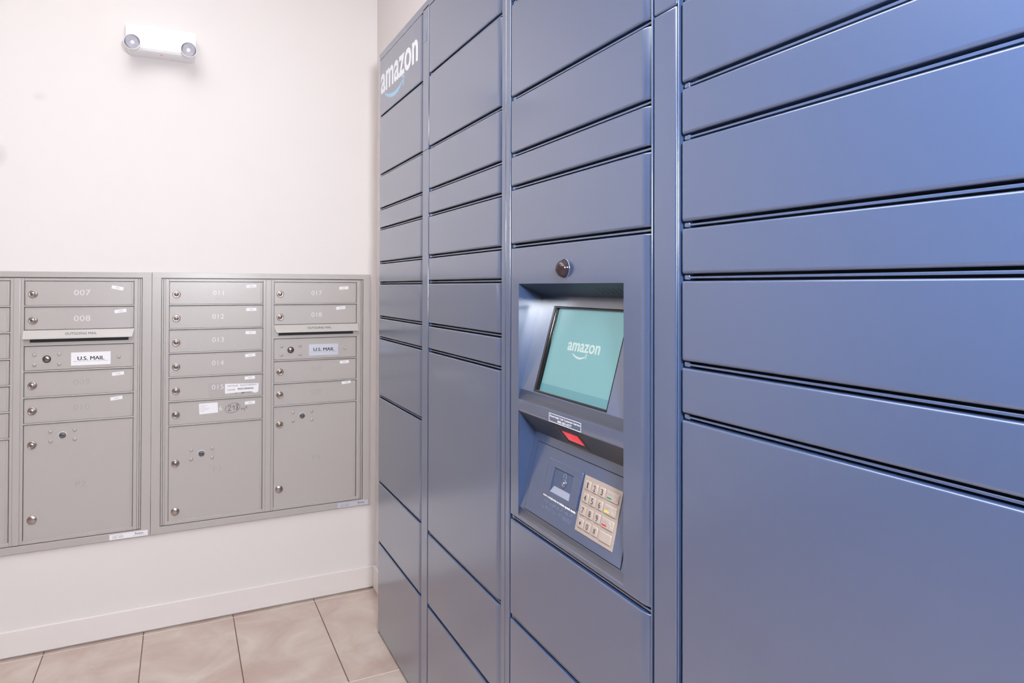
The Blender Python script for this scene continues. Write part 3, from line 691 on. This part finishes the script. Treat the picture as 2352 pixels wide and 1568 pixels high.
# dark lining with vent slits over the screen
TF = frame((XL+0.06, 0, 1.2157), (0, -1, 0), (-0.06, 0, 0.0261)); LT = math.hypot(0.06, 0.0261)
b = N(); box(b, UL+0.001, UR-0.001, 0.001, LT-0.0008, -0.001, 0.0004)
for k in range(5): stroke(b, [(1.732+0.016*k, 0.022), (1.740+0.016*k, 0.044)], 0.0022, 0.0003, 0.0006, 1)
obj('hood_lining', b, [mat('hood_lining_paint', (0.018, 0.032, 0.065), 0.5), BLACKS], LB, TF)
# keypad console plate with its joints, headphone module and keypad
b = N(); KJ = 0.0010
PX0, PX1, PZ0, PZ1 = 1.4965, 1.8345, 0.0135, 0.1530
def plate_with_joint(b, x0, x1, y0, y1, z):
    box(b, x0, x1, y0, y1, -0.002, z, 0.0006, 2)
plate_with_joint(b, PX0+KJ, PX1-KJ, PZ0+KJ, PZ1-KJ, 0.0012)
cons = obj('console_plate', b, BLUE, LB, KF)
b = N()
for st in ([(PX0, PZ0), (PX1, PZ0)], [(PX0, PZ1), (PX1, PZ1)], [(PX0, PZ0), (PX0, PZ1)], [(PX1, PZ0), (PX1, PZ1)]): stroke(b, st, 0.0012, -0.0004, 0.0004)
obj('panel_joint', b, BLACKS, cons, KF)
# headphone jack module, with an open well
hx0, hx1, hy0, hy1 = 1.5600, 1.6840, 0.0630, 0.1320; wx0, wx1, wy0, wy1 = 1.5840, 1.6548, 0.0722, 0.1188
b = N(); zt_ = 0.0042
box(b, hx0, wx0, hy0, hy1, 0.0010, zt_, 0.0010, 2); box(b, wx1, hx1, hy0, hy1, 0.0010, zt_, 0.0010, 2)
box(b, wx0-0.002, wx1+0.002, hy0, wy0, 0.0010, zt_, 0.0004, 1); box(b, wx0-0.002, wx1+0.002, wy1, hy1, 0.0010, zt_, 0.0004, 1)
hm = obj('headphone_module', b, BLUE, LB, KF)
b = N(); box(b, wx0, wx1, wy0, wy1, 0.0011, 0.0016); 
p = [b.verts.new(c) for c in ((wx0, wy0, zt_-0.0002), (wx1, wy0, zt_-0.0002), (wx1-0.002, wy0+0.0125, 0.0016), (wx0+0.0085, wy0+0.0125, 0.0016), (wx0, wy0, 0.0014), (wx1, wy0, 0.0014))]
f = b.faces.new(p[:4]); f.material_index = 1
f = b.faces.new((p[0], p[3], p[4])); f.material_index = 0; f = b.faces.new((p[1], p[5], p[2]))
obj('jack_well', b, [mat('well_paint', (0.070, 0.095, 0.165), 0.35), mat('well_ledge', (0.30, 0.32, 0.42), 0.4)], hm, KF)
b = N(); jx, jy = 1.6250, 0.0975
lathe(b, jx, jy, [(0.0082, 0.0014), (0.0082, 0.0032), (0.0070, 0.0038), (0.0050, 0.0036), (0.0046, 0.0022), (0.0030, 0.0022)], 24, 0); lathe(b, jx, jy, [(0.0030, 0.0022), (0.0026, 0.0040), (0, 0.0042)], 12, 1)
obj('headphone_jack', b, [BLUE, NICK], hm, KF)
b = N(); r_ = [(1.6235+0.0048*math.cos(k*math.pi/8), 0.1112+0.0040*math.sin(k*math.pi/8)) for k in range(-1, 10)]; stroke(b, r_, 0.0012, 0.0015, 0.0021, 0)
stroke(b, [(1.6190, 0.1112), (1.6190, 0.1075)], 0.0018, 0.0015, 0.0021); stroke(b, [(1.6280, 0.1112), (1.6280, 0.1075)], 0.0018, 0.0015, 0.0021)
obj('headphone_symbol', b, mat('headphone_print', (0.22, 0.26, 0.36), 0.4), hm, KF)
b = N(); text(b, 'Insert headphones to initiate speech mode', 1.5590, 1.6800, 0.0560, 0.0622, 0.0012, 0.0002, 0.022, 0, -0.02, 2); obj('headphone_lettering', b, PRINTW, cons, KF)
# braille
b = N()
import random
rnd = random.Random(5)
for row, (xa, xb, yb) in enumerate(((1.5610, 1.6740, 0.0470), (1.5600, 1.6780, 0.0360))):
    x = xa
    while x < xb:
        for i in range(2):
            for j in range(3):
                if rnd.random() < 0.5: lathe(b, x+i*0.0024, yb+j*0.0024, [(0.0008, 0.0010), (0.0006, 0.0017), (0, 0.0019)], 6, 0)
        x += 0.0060 if rnd.random() < 0.85 else 0.0110
obj('braille_dots', b, mat('braille_bumps', (0.16, 0.19, 0.28), 0.3), cons, KF)['kind'] = 'stuff'
# keypad
b = N(); box(b, 1.6898, 1.8068, 0.0318, 0.1308, 0.0008, 0.0030, 0.0007, 2); kpd = obj('keypad', b, KEYP, LB, KF); kpd['label'] = 'brushed steel keypad with sixteen raised keys'
glyph = ['1', '2', '3', '4', '5', '6', '7', '8', '9', '*', '0', '#']
for i, g in enumerate(glyph):
    x = 1.7063 + 0.02285*(i % 3); y = 0.1152 - 0.02240*(i//3)
    b = N(); box(b, x-0.0088, x+0.0088, y-0.0083, y+0.0083, 0.0024, 0.0052, 0.0016, 3)
    if g == '*': text(b, g, x-0.0030, x+0.0030, y-0.0032, y+0.0032, 0.0052, 0.0002, 0.02, 1)
    else: text(b, g, x-(0.0012 if g == '1' else 0.0032), x+(0.0018 if g == '1' else 0.0032), y-0.0052, y+0.0052, 0.0052, 0.0002, 0, 1)
    obj('key', b, [KEYC, INK], kpd, KF)
for k, (s, mk) in enumerate((('ENTER', GRN), ('CLEAR', YEL), ('CANCEL', REDM), (None, None))):
    x = 1.7833; y = 0.1152 - 0.02265*k
    b = N(); box(b, x-0.0178, x+0.0178, y-0.0083, y+0.0083, 0.0024, 0.0052, 0.0016, 3)
    if s:
        text(b, s, x-0.0145, x-0.0005, y+0.0006, y+0.0042, 0.0052, 0.0002, 0, 1, 0, 2); stroke(b, [(x-0.0135, y-0.0036), (x-0.0020, y-0.0036)], 0.0024, 0.0052, 0.0055, 2)
    if k == 0: stroke(b, [(x+0.0095+0.0042*math.cos(t*math.pi/6), y+0.0042*math.sin(t*math.pi/6)) for t in range(13)], 0.0011, 0.0052, 0.0058, 3)
    if k == 1: stroke(b, [(x+0.0115, y+0.0042), (x+0.0072, y), (x+0.0115, y-0.0042)], 0.0012, 0.0052, 0.0058, 3)
    if k == 2: stroke(b, [(x+0.0060, y+0.0046), (x+0.0140, y-0.0046)], 0.0013, 0.0052, 0.0058, 3); stroke(b, [(x+0.0060, y-0.0046), (x+0.0140, y+0.0046)], 0.0013, 0.0052, 0.0058, 3)
    if k == 3: stroke(b, [(x+0.0035, y+0.0035), (x-0.0015, y), (x+0.0035, y-0.0035)], 0.0012, 0.0052, 0.0056, 3)
    obj('function_key', b, [KEYC, INKG, mk or GRN, mat('raised_symbol', (0.5, 0.44, 0.40), 0.3)], kpd, KF)
